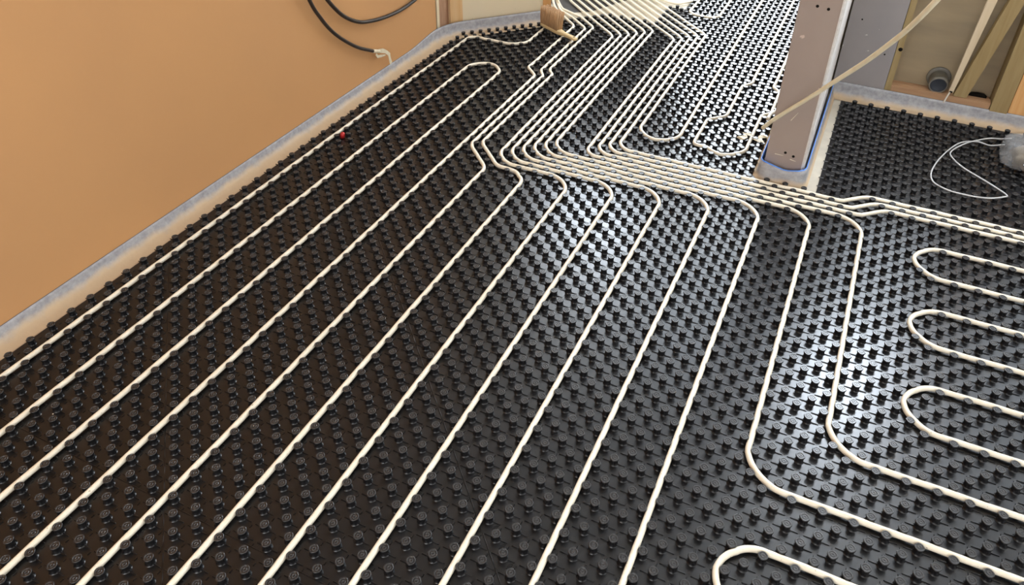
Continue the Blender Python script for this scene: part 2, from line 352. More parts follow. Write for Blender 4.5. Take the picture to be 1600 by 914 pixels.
def build_panel(name, cond, seams):
    V = []; F = []; SM = []
    def put(vs, fs, ox, oy, smooth):
        o = len(V); V.extend([(x + ox, y + oy, z) for x, y, z in vs]); F.extend([[i + o for i in f] for f in fs]); SM.extend(smooth if isinstance(smooth, list) else [smooth] * len(fs))
    for (r, u) in STUDS:
        if not cond(r + u): continue
        x, y = pix(r * H, u * H, 0.01)
        if not (-60 < x < 1660 and -60 < y < 980): t, rid = LO, RID[:0]
        elif y > 300: t, rid = HI, RID
        else: t, rid = MD, RID
        ox, oy = r * H, u * H
        put(t[0], t[1], ox, oy, t[2])
        for q in rid: put(q[0], q[1], ox, oy, False)
    for r in range(-34, 68):                                            # the flat between the studs: one diamond per stud, clipped to the floor's outline
        for u in range(-18, 153):
            if (r + u) % 2 or not cond(r + u): continue
            for hp in REG:
                p = clip([(r - 1, u), (r, u - 1), (r + 1, u), (r, u + 1)], hp)
                if p: put([(a, b, 0) for a, b in [(q[0] * H, q[1] * H) for q in p]], [tuple(range(len(p)))], 0, 0, False)
    for (x0, y0, x1, y1) in seams:                                      # raised lip where a panel overlaps the next / was cut
        d = Vector((x1 - x0, y1 - y0, 0)); L = d.length; d.normalize(); nrm = Vector((-d.y, d.x, 0)) * 0.0016
        a = Vector((x0, y0, 0)); b_ = Vector((x1, y1, 0)); up = Vector((0, 0, 0.0014))
        put([a - nrm, a - nrm * 0.5 + up, a + nrm * 0.5 + up, a + nrm, b_ - nrm, b_ - nrm * 0.5 + up, b_ + nrm * 0.5 + up, b_ + nrm],
            [(0, 1, 5, 4), (1, 2, 6, 5), (2, 3, 7, 6)], 0, 0, False)
    return V, F, SM
def finish_panel(name, data, label):
    V, F, SM = data
    me = bpy.data.meshes.new(name); me.from_pydata([tuple(v) for v in V], [], F); me.materials.append(M['mat']); me.polygons.foreach_set('use_smooth', SM); me.update()
    o = bpy.data.objects.new(name, me); C.objects.link(o)
    return tag(o, label, 'floor mat', 'studded black floor heating panels')
def seg_line(s, r0, r1): return (r0 * H, (s - r0) * H, r1 * H, (s - r1) * H)
MARKS = []
for k in range(9):                                                     # moulded tick marks beside the panel seam
    for j in range(3):
        r = 4.2 + k * 1.0 - (0.0 if j else 0.0); u = 11 - r + 0.55 + 0.12 * j
        MARKS.append((r * H + 0.010, u * H + 0.003, r * H + 0.010 + 0.010, u * H + 0.003 + 0.010))
for k in range(7):
    for j in range(3):
        r = -25 + k * 1.0; u = -17 - r + 0.5 + 0.15 * j
        MARKS.append((r * H + 0.008, u * H, r * H + 0.018, u * H + 0.010))
finish_panel('studded_floor_panel', build_panel('a', lambda s: s <= -18, [(-32.6 * H, -6.4 * H, -11 * H, -6.4 * H)]), 'black studded heating panel in the bottom left corner, below the faint diagonal seam')
finish_panel('studded_floor_panel', build_panel('b', lambda s: -16 <= s <= 10, [seg_line(-17, -32.6, -3), (-10.6 * H, -6.4 * H, 17 * H, -6.4 * H)] + MARKS[27:]), 'black studded heating panel between the two faint diagonal seams, along the plaster wall')
finish_panel('studded_floor_panel', build_panel('c', lambda s: s >= 12, [seg_line(11, -32.6, 17.5)] + MARKS[:27]), 'largest sheet of black studded heating panel, reaching round the boxed post')

# ------------------------------------------------------------------ heating pipes
PR = 0.0079
def fillet(ctrl):
    """ctrl: list of (r, u[, radius]) -> dense polyline with rounded corners (lattice units)"""
    out = [Vector((ctrl[0][0], ctrl[0][1], 0))]
    for i in range(1, len(ctrl) - 1):
        p0, p, p1 = [Vector((c[0], c[1], 0)) for c in ctrl[i - 1:i + 2]]; rad = ctrl[i][2] if len(ctrl[i]) > 2 else 1.5
        a = (p0 - p); b_ = (p1 - p); la, lb = a.length, b_.length; a.normalize(); b_.normalize()
        ang = a.angle(b_); t = min(rad / math.tan(ang / 2), la * 0.49, lb * 0.49); rad = t * math.tan(ang / 2)
        if math.pi - ang < 0.02: out.append(p); continue
        c_ = p + (a + b_).normalized() * (rad / math.sin(ang / 2)); s = p + a * t; e = p + b_ * t
        v0, v1 = s - c_, e - c_; n = max(4, int((math.pi - ang) / 0.12))
        for k in range(n + 1):
            q = k / n; w0 = math.sin((1 - q) * (math.pi - ang)) / math.sin(math.pi - ang); w1 = math.sin(q * (math.pi - ang)) / math.sin(math.pi - ang)
            out.append(c_ + v0 * w0 + v1 * w1)
    out.append(Vector((ctrl[-1][0], ctrl[-1][1], 0))); return out
def resample(P, step):
    out = [P[0]]; acc = 0.0
    for a, b_ in zip(P, P[1:]):
        L = (b_ - a).length; d = step - acc
        while d <= L: out.append(a + (b_ - a) * (d / L)); d += step
        acc = (acc + L) % step if L else acc
    if (out[-1] - P[-1]).length > 1e-3: out.append(P[-1])
    return out
def relax(P, it=40, dmin=0.497):
    """nudge the run clear of the studs; only the nudge is smoothed, so bends keep their radius"""
    A0 = np.array([[p.x, p.y] for p in P]); D = np.zeros_like(A0)
    for k in range(it):
        if k < it - 3:
            for _ in range(3): D[1:-1] += 0.25 * (D[:-2] + D[2:] - 2 * D[1:-1])
        B = A0 + D
        for dr in (0, 1):
            for du in (0, 1):
                g = np.floor(B); c_ = g + np.array([dr, du]); ok = ((c_.sum(1).astype(int)) % 2 == 0)
                ok &= np.array([(int(a), int(b_)) in SET for a, b_ in c_])
                d = B - c_; L = np.linalg.norm(d, axis=1) + 1e-9; push = ok & (L < dmin)
                B[push] += (d[push] / L[push][:, None]) * (dmin - L[push])[:, None]
        D = B - A0; D[0] = 0; D[-1] = 0
    A = A0 + D
    return [Vector((a, b_, 0)) for a, b_ in A]
def pipe(ctrl, label, z=0.0118, rel=True, lift=None, material='pipe', group='cream heating pipes laid in the mat'):
    P = resample(fillet(ctrl), 0.22)
    if rel: P = relax(P)
    pts = []
    for p in P:
        zz = z + 0.0006 * math.sin(p.x * 1.3 + p.y * 0.9)
        if lift: zz += lift(p.x, p.y)
        pts.append((p.x * H, p.y * H, zz))
    o = MB().tube(pts, PR, 10).build('heating_pipe', M[material])
    return tag(o, label, 'pipe', group)
BOT = -16
def riser(r, u):                      # towards the manifold the pipes rise off the floor
    return 0.0 if r > -22 or u < 88 else min(0.25, 0.012 * (-22 - r) ** 1.6)
def top(s, rc, rad=4.2):             # from a straight leg at rc turn up-left along the diagonal r+u = s
    re = max(s - 110, -31); return [(rc, s - rc, rad), (re, s - re)]
# 1: nearest the plaster wall
pipe([(-30.5, BOT), (-30.5, 76.0, 1.6), (-25.2, 75.5, 4), (-21.5, 75.9, 3.2), (-21.5, 86.5, 1.5), (-22.7, 90.5, 2), (-24.8, 93.8, 2), (-27.0, 98)], 'cream pipe nearest the plaster wall, bending away under the hand brush')
pipe([(-25.5, BOT), (-25.5, 67.6, 2.4), (-20.5, 67.6, 2.4), (-20.5, BOT)], 'cream pipe with a far hairpin bend, second and third lines from the plaster wall')
pipe([(-15.5, BOT), (-15.5, 66.7, 1.5), (-17.5, 68.9, 1.5), (-17.5, 86.9, 2.4), (-20.9, 90.3), (-23.6, 92.6, 3), (-25.7, 96.2, 3), (-26.0, 102)], 'cream pipe running straight up the middle to the first small jog below the hand brush', lift=riser)
pipe([(-10.5, BOT), (-10.5, 41.5, 2.6), (-14.5, 45.5, 2.6), (-14.5, 67.0, 1.5), (-15.5, 68.7, 1.5), (-15.5, 86.5, 2.4), (-19.0, 90.0), (-22.4, 92.6, 3), (-24.9, 95.2, 3), (-27.2, 102)], 'cream pipe with an S bend, second of the three that jog below the hand brush', lift=lambda r, u: riser(r, u) * 1.5)
pipe([(-5.5, BOT), (-5.5, 42.5, 2.4), (-9.5, 42.5, 1.6), (-13.5, 46.5, 2.2), (-13.5, 67.2, 1.5), (-14.5, 69.2, 1.5), (-14.5, 87.5, 2.4), (-17.8, 90.8), (-21.8, 93.0, 3), (-24.5, 94.2, 3), (-28.5, 101)], 'cream pipe with an S bend, third of the three that jog below the hand brush', lift=lambda r, u: riser(r, u) * 2.2)
LBL = ['cream pipe dropping from the cross bundle as seventh line from the plaster wall',
       'cream pipe dropping from the cross bundle as eighth line from the plaster wall',
       'cream pipe dropping from the cross bundle as ninth line from the plaster wall',
       'cream pipe dropping from the cross bundle as tenth line from the plaster wall',
       'last straight cream pipe before the two curved ones, eleventh from the plaster wall',
       'cream pipe curving right across the bottom corner, the nearer of two curved ones',
       'cream pipe curving right just left of the hairpin loops, farther of two curved ones']
legs = [-10.5, -9.5, -8.5, -7.5, -6.5, -5.5, -1.5]
for k in range(7):
    s = 75 + 2 * k; uc = 43.5 + k; rd = -0.5 + 5 * k; rt_ = 2.5 if k < 6 else 1.6
    if k < 5: tail = [(rd, BOT)]
    elif k == 5: tail = [(24.5, 12.5, 3.2), (66, 12.5)]
    else: tail = [(29.5, 17.5, 3.2), (66, 17.5)]
    body = top(s, legs[k])[::-1] + [(legs[k], uc, rt_), (rd, uc, 3.0)] + tail
    pipe(body, LBL[k], lift=riser)
for k, (r0, rj0, rj1) in enumerate([(-0.5, 28.6, 31.3), (0.5, 27.6, 30.3), (1.5, 26.6, 29.3)]):
    uc = 50.5 + k; s = 89 + 2 * k
    pipe(top(s, r0)[::-1] + [(r0, uc, 2.0), (rj0, uc, 2.5), (rj1, uc + 2, 2.0), (66, uc + 2)],
         ['lowest of the three cream pipes that kick sideways right of the boxed post', 'middle of the three cream pipes that kick sideways right of the boxed post',
          'uppermost of the three cream pipes that kick sideways right of the boxed post'][k], lift=riser)
pipe(top(95, 2.5)[::-1] + [(2.5, 56.8, 2.4), (7.5, 56.8, 2.4), (7.5, 150)], 'pale pipe with a hairpin bend just above the cross bundle, left of the wavy loop', lift=riser)
pipe([(-2.5, 150), (-2.5, 100.4, 2.4), (2.5, 100.4, 2.4), (2.5, 150)], 'pale pipe with a hairpin bend at the top edge, right of the cream floor')
pipe([(-3.5, 150), (-3.5, 106.8, 2), (-5.5, 104.2, 1.6), (-9.5, 105.6, 2), (-15, 112)], 'pale pipe sweeping left over the cream floor at the top edge', rel=False, lift=riser)
pipe([(12.5, 150), (12.5, 78.3, 1.5), (11.5, 76.3, 1.5), (11.5, 66.6, 1.6), (9.5, 64.4, 1.6), (9.5, 56.8, 2.9), (15.5, 56.6, 2.9), (15.5, 69.0, 1.4), (16.5, 70.8, 1.4), (16.5, 77.0, 1.4), (15.5, 78.8, 1.4), (15.5, 150)],
     'wavy looped pale pipe beside the left face of the boxed post')
for k, (ua, lbl) in enumerate([(47.5, 'hairpin loop of cream pipe at the right edge, farthest of the three'), (37.5, 'hairpin loop of cream pipe at the right edge, middle of the three'),
                               (27.5, 'hairpin loop of cream pipe at the right edge, nearest of the three')]):
    pipe([(66, ua), (34.5, ua, 2.45), (34.5, ua - 5, 2.45), (66, ua - 5)], lbl)
pipe([(66, 7.5), (24.5, 7.5, 2.45), (24.5, 2.5, 2.45), (66, 2.5)], 'cream pipe loop cut off by the bottom edge of the picture')
# short stub showing round the post
P = spline([lat(17.45, 71.3, .020), lat(17.3, 70.7, .020), lat(16.8, 69.9, .020), lat(16.55, 68.6, .026), lat(16.5, 67.2, .028)], 8)
tag(MB().tube(P, PR, 10).build('pipe_stub', M['pipe']), 'short white pipe end showing round the left edge of the boxed post', 'pipe')
# loose end springing up towards the right
P = spline([(0.6055, 1.9850, 0.1787), (0.6559, 1.9200, 0.2698), (0.7721, 1.8000, 0.4450), (0.8174, 1.7450, 0.5199), (0.8959, 1.6300, 0.6559), (0.9506, 1.5200, 0.7730), (0.9812, 1.4400, 0.8518), (1.0185, 1.3100, 0.9794), (1.0850, 1.1700, 1.1900)], 12)
tag(MB().tube(P, PR, 12).build('loose_pipe', M['pipe_tan']), 'loose end of cream pipe springing up across the front of the boxed post', 'pipe')

# dark patch painting in the shade where pipes fan out to the manifold
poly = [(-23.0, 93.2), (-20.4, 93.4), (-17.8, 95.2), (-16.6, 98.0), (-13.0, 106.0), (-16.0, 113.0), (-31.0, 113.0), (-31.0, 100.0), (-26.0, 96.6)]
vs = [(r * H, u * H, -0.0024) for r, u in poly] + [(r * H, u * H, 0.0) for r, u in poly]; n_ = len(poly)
tag(MB().add(vs, [tuple(range(n_))[::-1], tuple(range(n_, 2 * n_))] + [(i, (i + 1) % n_, (i + 1) % n_ + n_, i + n_) for i in range(n_)], False).build('floor_shade', M['pipe_fan_shade']),
    'painted dark shade on the floor under the fan of pipes at the top edge', 'shade')

# ------------------------------------------------------------------ edge insulation strips
PROF = [(0.0035, 1.0), (0.0060, 0.82), (0.0085, 0.55), (0.014, 0.28), (0.026, 0.12), (0.046, 0.05), (0.072, 0.012)]      # (distance from wall, share of height)
def edge_strip(path, heights, label, width=1.0, shadow_line=True, close_normal=1):
    """path: list of (x,y) along the wall foot; strip leans into the room on the left of travel * close_normal"""
    n = len(path); vs = []; fs = []
    nn = []
    for i in range(n):
        a = Vector(path[max(i - 1, 0)]); b_ = Vector(path[min(i + 1, n - 1)]); d = (b_ - a).normalized(); nn.append(Vector((-d.y, d.x)) * close_normal)
    full = [(0.0005, 1.0)] + PROF
    for i, p in enumerate(path):
        for d, hs in full:
            q = Vector(p) + nn[i] * d * width; vs.append((q.x, q.y, max(0.0004, hs * heights[i])))
    m_ = len(full)
    for i in range(n - 1):
        for k in range(m_ - 1): fs.append((i * m_ + k, i * m_ + k + 1, (i + 1) * m_ + k + 1, (i + 1) * m_ + k))
    t = empty('edge_insulation_strip', (path[0][0], path[0][1], 0)); tag(t, label, 'insulation strip', 'foam edge insulation strips')
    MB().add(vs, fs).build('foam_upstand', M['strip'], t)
    if shadow_line:
        pts = [(p[0] + nn[i].x * 0.0012, p[1] + nn[i].y * 0.0012, heights[i] + 0.0005) for i, p in enumerate(path)]
        MB().tube(pts, 0.0013 if shadow_line is True else shadow_line, 6).build('gap_shadow', M['gap_shadow'], t)  # thin dark line painting in the gap shadow along the strip top
    return t
def arc_path(pts, rad, n=10):
    out = fillet([(p[0], p[1], rad) for p in pts]); return resample(out, 0.02)
pa = [(p.x, p.y) for p in arc_path([(-1.225, -1.0), (-1.225, 2.64), (-0.80, 3.10)], 0.30)]
hh = []
for (x, y) in pa:
    k = min(1, max(0, (y - 2.25) / 0.3)); hh.append(0.047 + 0.022 * k * k * (3 - 2 * k))
edge_strip(pa, hh, 'long grey foam edge strip along the plaster wall and round the angled board', close_normal=-1, shadow_line=0.0008)

# ------------------------------------------------------------------ boxed post (end of a stud partition)
post = empty('boxed_post', (0.72, 1.95, 0)); tag(post, 'brown plasterboard boxed post with chalky cut right edge, rising from the mat', 'post')
core = MB(); core.box(0.652, 0.782, 1.945, 2.955, -0.002, TOP); core.build('timber_core', M['timber'], post)
fbd = MB().box(0.6425, 0.7875, 1.930, 1.945, 0.012, TOP, 0.0015).build('front_board', M['board_brown'], post)
MB().box(0.6425, 0.652, 1.945, 2.955, 0.012, TOP).build('side_board', M['board_brown'], post)
# chalky cut edge: uneven line stepping in and out
ed = MB(); zs = [0.012, 0.10, 0.24, 0.245, 0.33, 0.42, 0.47, 0.55, 0.60, 0.64, 0.72, 0.80, 1.2, TOP]; dx = [0.0145, .0135, .0135, .0100, .0110, .0120, .0135, .0120, .0140, .0150, .0160, .016, .016, .016]
vs = []; fs = []
for z, d in zip(zs, dx): vs += [(0.7825, 1.9285, z), (0.7875, 1.9285, z), (0.7855 + d * 0.62, 1.938, z), (0.7855 + d * 0.62, 2.825, z), (0.7825, 2.825, z)]
for i in range(len(zs) - 1):
    for k in range(5): fs.append((i * 5 + k, i * 5 + (k + 1) % 5, (i + 1) * 5 + (k + 1) % 5, (i + 1) * 5 + k))
fs += [tuple(range(5)), tuple((len(zs) - 1) * 5 + k for k in range(5))]
ed.add(vs, fs, False).build('cut_edge', M['gypsum'], post)
def screw_hole(x, z, r=0.0042, y=1.9297, ax=(0, -1, 0), parent=None):
    MB().lathe([(0.0, 0.0004), (r * 0.7, 0.0004), (r, 0.0002), (r * 1.25, 0.0008), (r * 1.3, 0.0)], 12, (x, y, z), ax).build('screw_hole', M['dark'], parent)
for x, z in [(0.704, 0.712), (0.742, 0.707), (0.713, 0.122), (0.745, 0.113)]: screw_hole(x, z, parent=fbd)
# torn paper scars
for (xa, za, xb, zb, w_) in [(0.705, 0.262, 0.725, 0.300, 0.0012), (0.675, 0.108, 0.708, 0.108, 0.0016), (0.735, 0.098, 0.758, 0.094, 0.0018)]:
    d = Vector((xb - xa, 0, zb - za)).normalized(); nrm = Vector((-d.z, 0, d.x)) * w_
    a = Vector((xa, 1.9293, za)); b_ = Vector((xb, 1.9293, zb))
    MB().add([a - nrm, b_ - nrm * 0.4, b_ + nrm * 0.4, a + nrm, (a + b_) / 2 + Vector((0, -0.0006, 0))], [(0, 1, 4), (1, 2, 4), (2, 3, 4), (3, 0, 4)]).build('torn_paper_scar', M['crumb'], fbd)
# strip wrapped round the post foot
pp = [(p.x, p.y) for p in arc_path([(0.628, 2.80), (0.630, 1.898), (0.803, 1.898), (0.808, 2.80)], 0.028)]
hp_ = []
for (x, y) in pp:
    f_ = max(0, 1 - abs(x - 0.73) / 0.08) if y < 1.93 else 0
    hp_.append(0.078 - 0.018 * f_ + (0.0 if y < 2 else min(0.0, 0)))
t = empty('edge_insulation_strip', (0.72, 1.90, 0)); tag(t, 'grey foam edge strip with blue film wrapped round the foot of the boxed post', 'insulation strip', 'foam edge insulation strips')
def loft(path, prof, heights, nsign):
    vs = []; fs = []; n = len(path); m_ = len(prof)
    for i in range(n):
        a = Vector(path[max(i - 1, 0)]); b_ = Vector(path[min(i + 1, n - 1)]); d = (b_ - a).normalized(); nr = Vector((-d.y, d.x)) * nsign
        for d_, hs in prof:
            q = Vector(path[i]) + nr * d_; vs.append((q.x, q.y, max(0.0006, hs * heights[i])))
    for i in range(n - 1):
        for k in range(m_ - 1): fs.append((i * m_ + k, i * m_ + k + 1, (i + 1) * m_ + k + 1, (i + 1) * m_ + k))
    return vs, fs
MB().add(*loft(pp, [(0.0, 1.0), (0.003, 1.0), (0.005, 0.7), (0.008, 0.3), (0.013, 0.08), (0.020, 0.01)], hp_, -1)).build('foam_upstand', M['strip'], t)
MB().add(*loft(pp, [(-0.0012, 0.15), (-0.0012, 1.05), (0.0004, 1.07), (0.0026, 1.01)], hp_, -1)).build('blue_film', M['blue'], t)

# ------------------------------------------------------------------ recess on the right: open stud wall
YW = 2.83
sh = MB(); wall_with_openings(sh, 'y', 2.935, 2.955, 0.78, 3.4, -0.002, TOP, [(0.86, 1.62, 0.66, 2.38), hole('fill_window_recess')]); structure(sh.build('wall_recess', M['sheathing']), 'weathered sheathing behind the open timber studs')
b_ = empty('plasterboard_sheet', (0.91, YW, 0)); tag(b_, 'grey plasterboard sheet standing in the recess beside the boxed post', 'plasterboard')
bd_ = MB().box(0.8005, 1.026, YW, YW + 0.0125, 0.02, TOP, 0.001).build('board', M['board_grey'], b_)
for x, z in [(0.855, 0.385), (0.987, 0.240), (0.86, 0.75), (0.99, 0.70)]: screw_hole(x, z, 0.003, YW - 0.0003, (0, -1, 0), bd_)
def timber(poly, y0, y1, label, material='timber', name='timber_stud', grp='timbers of the open stud wall'):
    return tag(MB().prism(poly, y0, y1).build(name, M[material]), label, 'timber', grp)
ts = timber([(1.0275, 0.055), (1.053, 0.055), (1.056, TOP), (1.031, TOP)], YW + 0.001, 2.934, 'narrow timber stud along the right edge of the grey plasterboard sheet')
timber([(1.054, 0.0), (1.466, 0.0), (1.466, 0.098), (1.054, 0.098)], YW + 0.002, YW + 0.047, 'reddish timber sole plate lying behind the foam edge strip', 'timber_plate', 'timber_plate')
timber([(1.054, 0.0), (1.466, 0.0), (1.466, 0.085), (1.054, 0.085)], YW + 0.0475, 2.934, 'second sole plate lying behind the reddish one, under the grey soil pipe', 'timber_plate', 'timber_plate')
timber([(1.312, 0.100), (1.366, 0.100), (1.459, 0.615), (1.404, 0.625)], YW + 0.006, YW + 0.050, 'slanting timber brace leaning behind the pale trunking', 'timber', 'timber_brace')
timber([(1.468, 0.0), (1.538, 0.0), (1.556, TOP), (1.490, TOP)], YW - 0.004, 2.934, 'splashed timber stud at the right edge of the stud bay')
timber([(1.541, 0.0), (1.72, 0.0), (1.74, TOP), (1.559, TOP)], YW + 0.002, YW + 0.035, 'orange timber board at the upper right corner of the picture', 'timber_orange', 'timber_board')
MB().lathe([(0.0, 0.001), (0.006, 0.001), (0.009, 0.0002), (0.0092, -0.002)], 12, (1.045, YW + 0.0005, 0.275), (0, -1, 0)).build('knot', M['dark'], ts)
# soil pipe through the sheathing
sp = empty('soil_pipe', (1.235, 2.9, 0.135)); tag(sp, 'grey soil pipe stub with dark bung poking out of the stud bay', 'pipe')
axp = Vector((0.02, -1, -0.10)).normalized(); o0 = Vector((1.240, 2.955, 0.142))
MB().lathe([(0.034, 0), (0.038, 0.002), (0.038, 0.088), (0.041, 0.090), (0.041, 0.106), (0.037, 0.110), (0.034, 0.110), (0.033, 0.102)], 32, o0, axp).build('pipe_body', M['grey_pipe'], sp)
MB().lathe([(0.0, 0.104), (0.026, 0.104), (0.031, 0.107), (0.0335, 0.106), (0.0335, 0.095)], 32, o0, axp).build('bung', M['dark_cap'], sp)
MB().lathe([(0.038, 0.021), (0.050, 0.022), (0.052, 0.030), (0.046, 0.033), (0.0382, 0.034)], 32, o0, axp).build('collar', M['grey_pipe'], sp)
# pale trunking with a cable
tk = empty('cable_trunking', (1.295, YW - 0.02, 0.12)); tag(tk, 'pale narrow trunking with a thin white cable poking out at its foot', 'trunking')
MB().prism([(1.287, 0.128), (1.305, 0.124), (1.345, 0.553), (1.362, 0.74), (1.328, 0.74), (1.3105, 0.553)], YW - 0.020, YW + 0.001).build('cover', M['trunking'], tk)
MB().prism([(1.290, 0.1255), (1.302, 0.1235), (1.3025, 0.130), (1.2905, 0.132)], YW - 0.0215, YW - 0.012).build('open_end', M['dark'], tk)
MB().tube(spline([(1.299, YW - 0.012, 0.17), (1.293, YW - 0.015, 0.125), (1.287, YW - 0.018, 0.10), (1.2815, YW - 0.021, 0.072)], 6), 0.0035, 8).build('cable', M['cable_white'], tk)
# scraps behind
tag(MB().add([(1.375, 2.91, 0.0865), (1.45, 2.885, 0.0865), (1.455, 2.92, 0.092), (1.39, 2.932, 0.096), (1.41, 2.905, 0.11), (1.44, 2.91, 0.106)], [(0, 1, 5, 4), (1, 2, 5), (2, 3, 4, 5), (3, 0, 4)], False).build('dark_scrap', M['dark']), 'dark crumpled scrap lying on the sole plate right of the slanting brace', 'debris')
# strip along the recess
pr_ = [(0.812 + 0.02 * k, YW - 0.001) for k in range(72)]
edge_strip(pr_, [0.074 - 0.006 * min(1, k / 40) for k in range(72)], 'grey foam edge strip along the foot of the open stud wall', close_normal=-1, width=0.68, shadow_line=0.0007)

# ------------------------------------------------------------------ black cable on the plaster wall
cb = empty('black_cable', (-1.2, 1.6, 0.06)); tag(cb, 'black cable hanging down the plaster wall, its tip bound in pale tape', 'cable', 'black cables on the plaster wall')
P = spline([(-1.208, 1.62, 1.72), (-1.207, 1.50, 1.45), (-1.205, 1.43, 1.10), (-1.205, 1.45, 0.80), (-1.205, 1.53, 0.56), (-1.205, 1.590, 0.455), (-1.207, 1.655, 0.375), (-1.208, 1.735, 0.303), (-1.208, 1.83, 0.235), (-1.208, 1.945, 0.174)], 10)
MB().tube(P, 0.0082, 12).build('sheath', M['hose'], cb)
tp = MB().tube(spline([(-1.208, 1.935, 0.179), (-1.208, 1.96, 0.168), (-1.207, 1.985, 0.158)], 6), 0.0095, 10)
def ribbon(mb, pts, w_, th=0.0012):
    P = [Vector(p) for p in pts]; n = len(P); vs = []
    for i, p in enumerate(P):
        d = (P[min(i + 1, n - 1)] - P[max(i - 1, 0)]).normalized(); a = d.cross(Vector((1, 0, 0))).normalized() * (w_[i] / 2); e = Vector((th, 0, 0))
        vs += [p - a - e, p + a - e, p + a + e, p - a + e]
    fs = [(i * 4 + k, i * 4 + (k + 1) % 4, (i + 1) * 4 + (k + 1) % 4, (i + 1) * 4 + k) for i in range(n - 1) for k in range(4)] + [(0, 1, 2, 3), tuple((n - 1) * 4 + k for k in range(4))]
    return mb.add(vs, fs, False)
ribbon(tp, [(-1.203, 1.975, .165), (-1.201, 2.005, .155), (-1.204, 2.035, .138), (-1.200, 2.055, .118), (-1.203, 2.062, .092), (-1.202, 2.068, .064)], [.018, .022, .017, .018, .015, .020])
ribbon(tp, [(-1.198, 1.945, .160), (-1.197, 1.955, .145), (-1.199, 1.985, .136), (-1.198, 2.02, .128)], [.010, .014, .012, .006])
tp.build('tape_wrap', M['tape'], cb)
P = spline([(-1.208, 1.66, 1.70), (-1.207, 1.57, 1.40), (-1.207, 1.53, 1.05), (-1.207, 1.55, 0.74), (-1.207, 1.61, 0.585), (-1.207, 1.66, 0.503), (-1.207, 1.745, 0.415), (-1.208, 1.85, 0.352), (-1.208, 1.955, 0.322), (-1.208, 2.07, 0.303), (-1.208, 2.19, 0.295), (-1.207, 2.29, 0.300), (-1.207, 2.36, 0.315), (-1.207, 2.44, 0.39), (-1.207, 2.47, 0.60), (-1.207, 2.40, 0.95), (-1.207, 2.15, 1.35), (-1.208, 1.80, 1.66)], 10)
tag(MB().tube(P, 0.0088, 12).build('black_cable', M['hose']), 'thicker black cable hanging in a wide loop at the top edge of the plaster wall', 'cable', 'black cables on the plaster wall')

# ------------------------------------------------------------------ hand brush
br = empty('hand_brush', (-0.68, 2.94, 0.022)); tag(br, 'hand brush with brown bristles and pale wooden handle lying on its back', 'brush')
A = Vector((-0.775, 2.973, 0.036)); Bp = Vector((-0.615, 2.878, 0.036)); E_ = Vector((-0.512, 2.822, 0.032))
d = (Bp - A).normalized(); sd = Vector((-d.y, d.x, 0)); up = Vector((0, 0, 1))
def body(mb, stations):
    """cross sections along d: (distance, half width, half height, lift)"""
    vs = []; fs = []; seg = 12
    for (s_, hw, hh_, lf) in stations:
        for k in range(seg):
            a = 2 * math.pi * k / seg; cx = abs(math.cos(a)) ** 0.6 * (1 if math.cos(a) >= 0 else -1); cz = abs(math.sin(a)) ** 0.6 * (1 if math.sin(a) >= 0 else -1)
            vs.append(A + d * s_ + sd * cx * hw + up * (cz * hh_ + lf))
    n = len(stations)
    fs = [(i * seg + k, i * seg + (k + 1) % seg, (i + 1) * seg + (k + 1) % seg, (i + 1) * seg + k) for i in range(n - 1) for k in range(seg)] + [tuple(range(seg)), tuple((n - 1) * seg + k for k in range(seg))]
    return mb.add(vs, fs)
body(MB(), [(-0.006, .012, .006, 0), (0.004, .021, .012, 0), (0.03, .023, .013, 0), (0.13, .023, .013, 0), (0.165, .021, .013, 0), (0.185, .016, .012, .001), (0.205, .0125, .0095, .002), (0.25, .0135, .0095, .004), (0.285, .0150, .0095, .005), (0.302, .0145, .008, .006), (0.308, .008, .005, .006)]).build('stock_and_handle', M['brush_wood'], br)
MB().lathe([(0.0, 0.0004), (0.0035, 0.0004), (0.0055, 0.0003), (0.006, 0.0)], 10, tuple(A + d * 0.287 + up * 0.0146)).build('hanging_hole', M['dark'], br)
bs = MB()
for i in range(26):
    for j in range(7):
        s_ = 0.006 + 0.148 * i / 25; w_ = -0.018 + 0.036 * j / 6
        p0 = A + d * s_ + sd * w_ + up * 0.008
        L = 0.086 + 0.010 * rng.random(); tip = p0 + up * L + d * (-0.020 + 0.010 * i / 25 + 0.006 * (rng.random() - .5)) + sd * (0.016 + w_ * 0.3 + 0.008 * (rng.random() - .5))
        bs.tube([p0, p0.lerp(tip, 0.5) - sd * 0.003, tip], [0.0030, 0.0034, 0.0024], 5)
bs.build('bristles', M['bristle'], br)

# ------------------------------------------------------------------ clear bag and strap on the right
bg = empty('clear_bag', (1.60, 2.45, 0.02)); tag(bg, 'clear plastic bag of tan fittings lying on the mat at the right edge', 'bag')
def blob(c_, rad, amp, seed, ex=0.75, nu=28, nv=18):
    rr = np.random.default_rng(seed); ph = rr.random((6, 3)) * 6.28; fr = rr.integers(2, 7, (6, 2)); vs = []; fs = []
    for j in range(nv + 1):
        v = -math.pi / 2 + math.pi * j / nv
        for i in range(nu):
            u_ = 2 * math.pi * i / nu; sgn = lambda t: (abs(t) ** ex) * (1 if t >= 0 else -1)
            p = [sgn(math.cos(v)) * sgn(math.cos(u_)), sgn(math.cos(v)) * sgn(math.sin(u_)), sgn(math.sin(v))]
            k = 1 + amp * sum(math.sin(fr[q][0] * u_ + ph[q][0]) * math.sin(fr[q][1] * v + ph[q][1]) for q in range(6))
            vs.append(tuple(c_[q] + rad[q] * p[q] * k for q in range(3)))
    for j in range(nv):
        for i in range(nu): fs.append((j * nu + i, j * nu + (i + 1) % nu, (j + 1) * nu + (i + 1) % nu, (j + 1) * nu + i))
    return vs, fs
MB().add(*blob((1.640, 2.440, 0.080), (0.140, 0.078, 0.057), 0.014, 3, 0.42)).build('film', M['film'], bg)
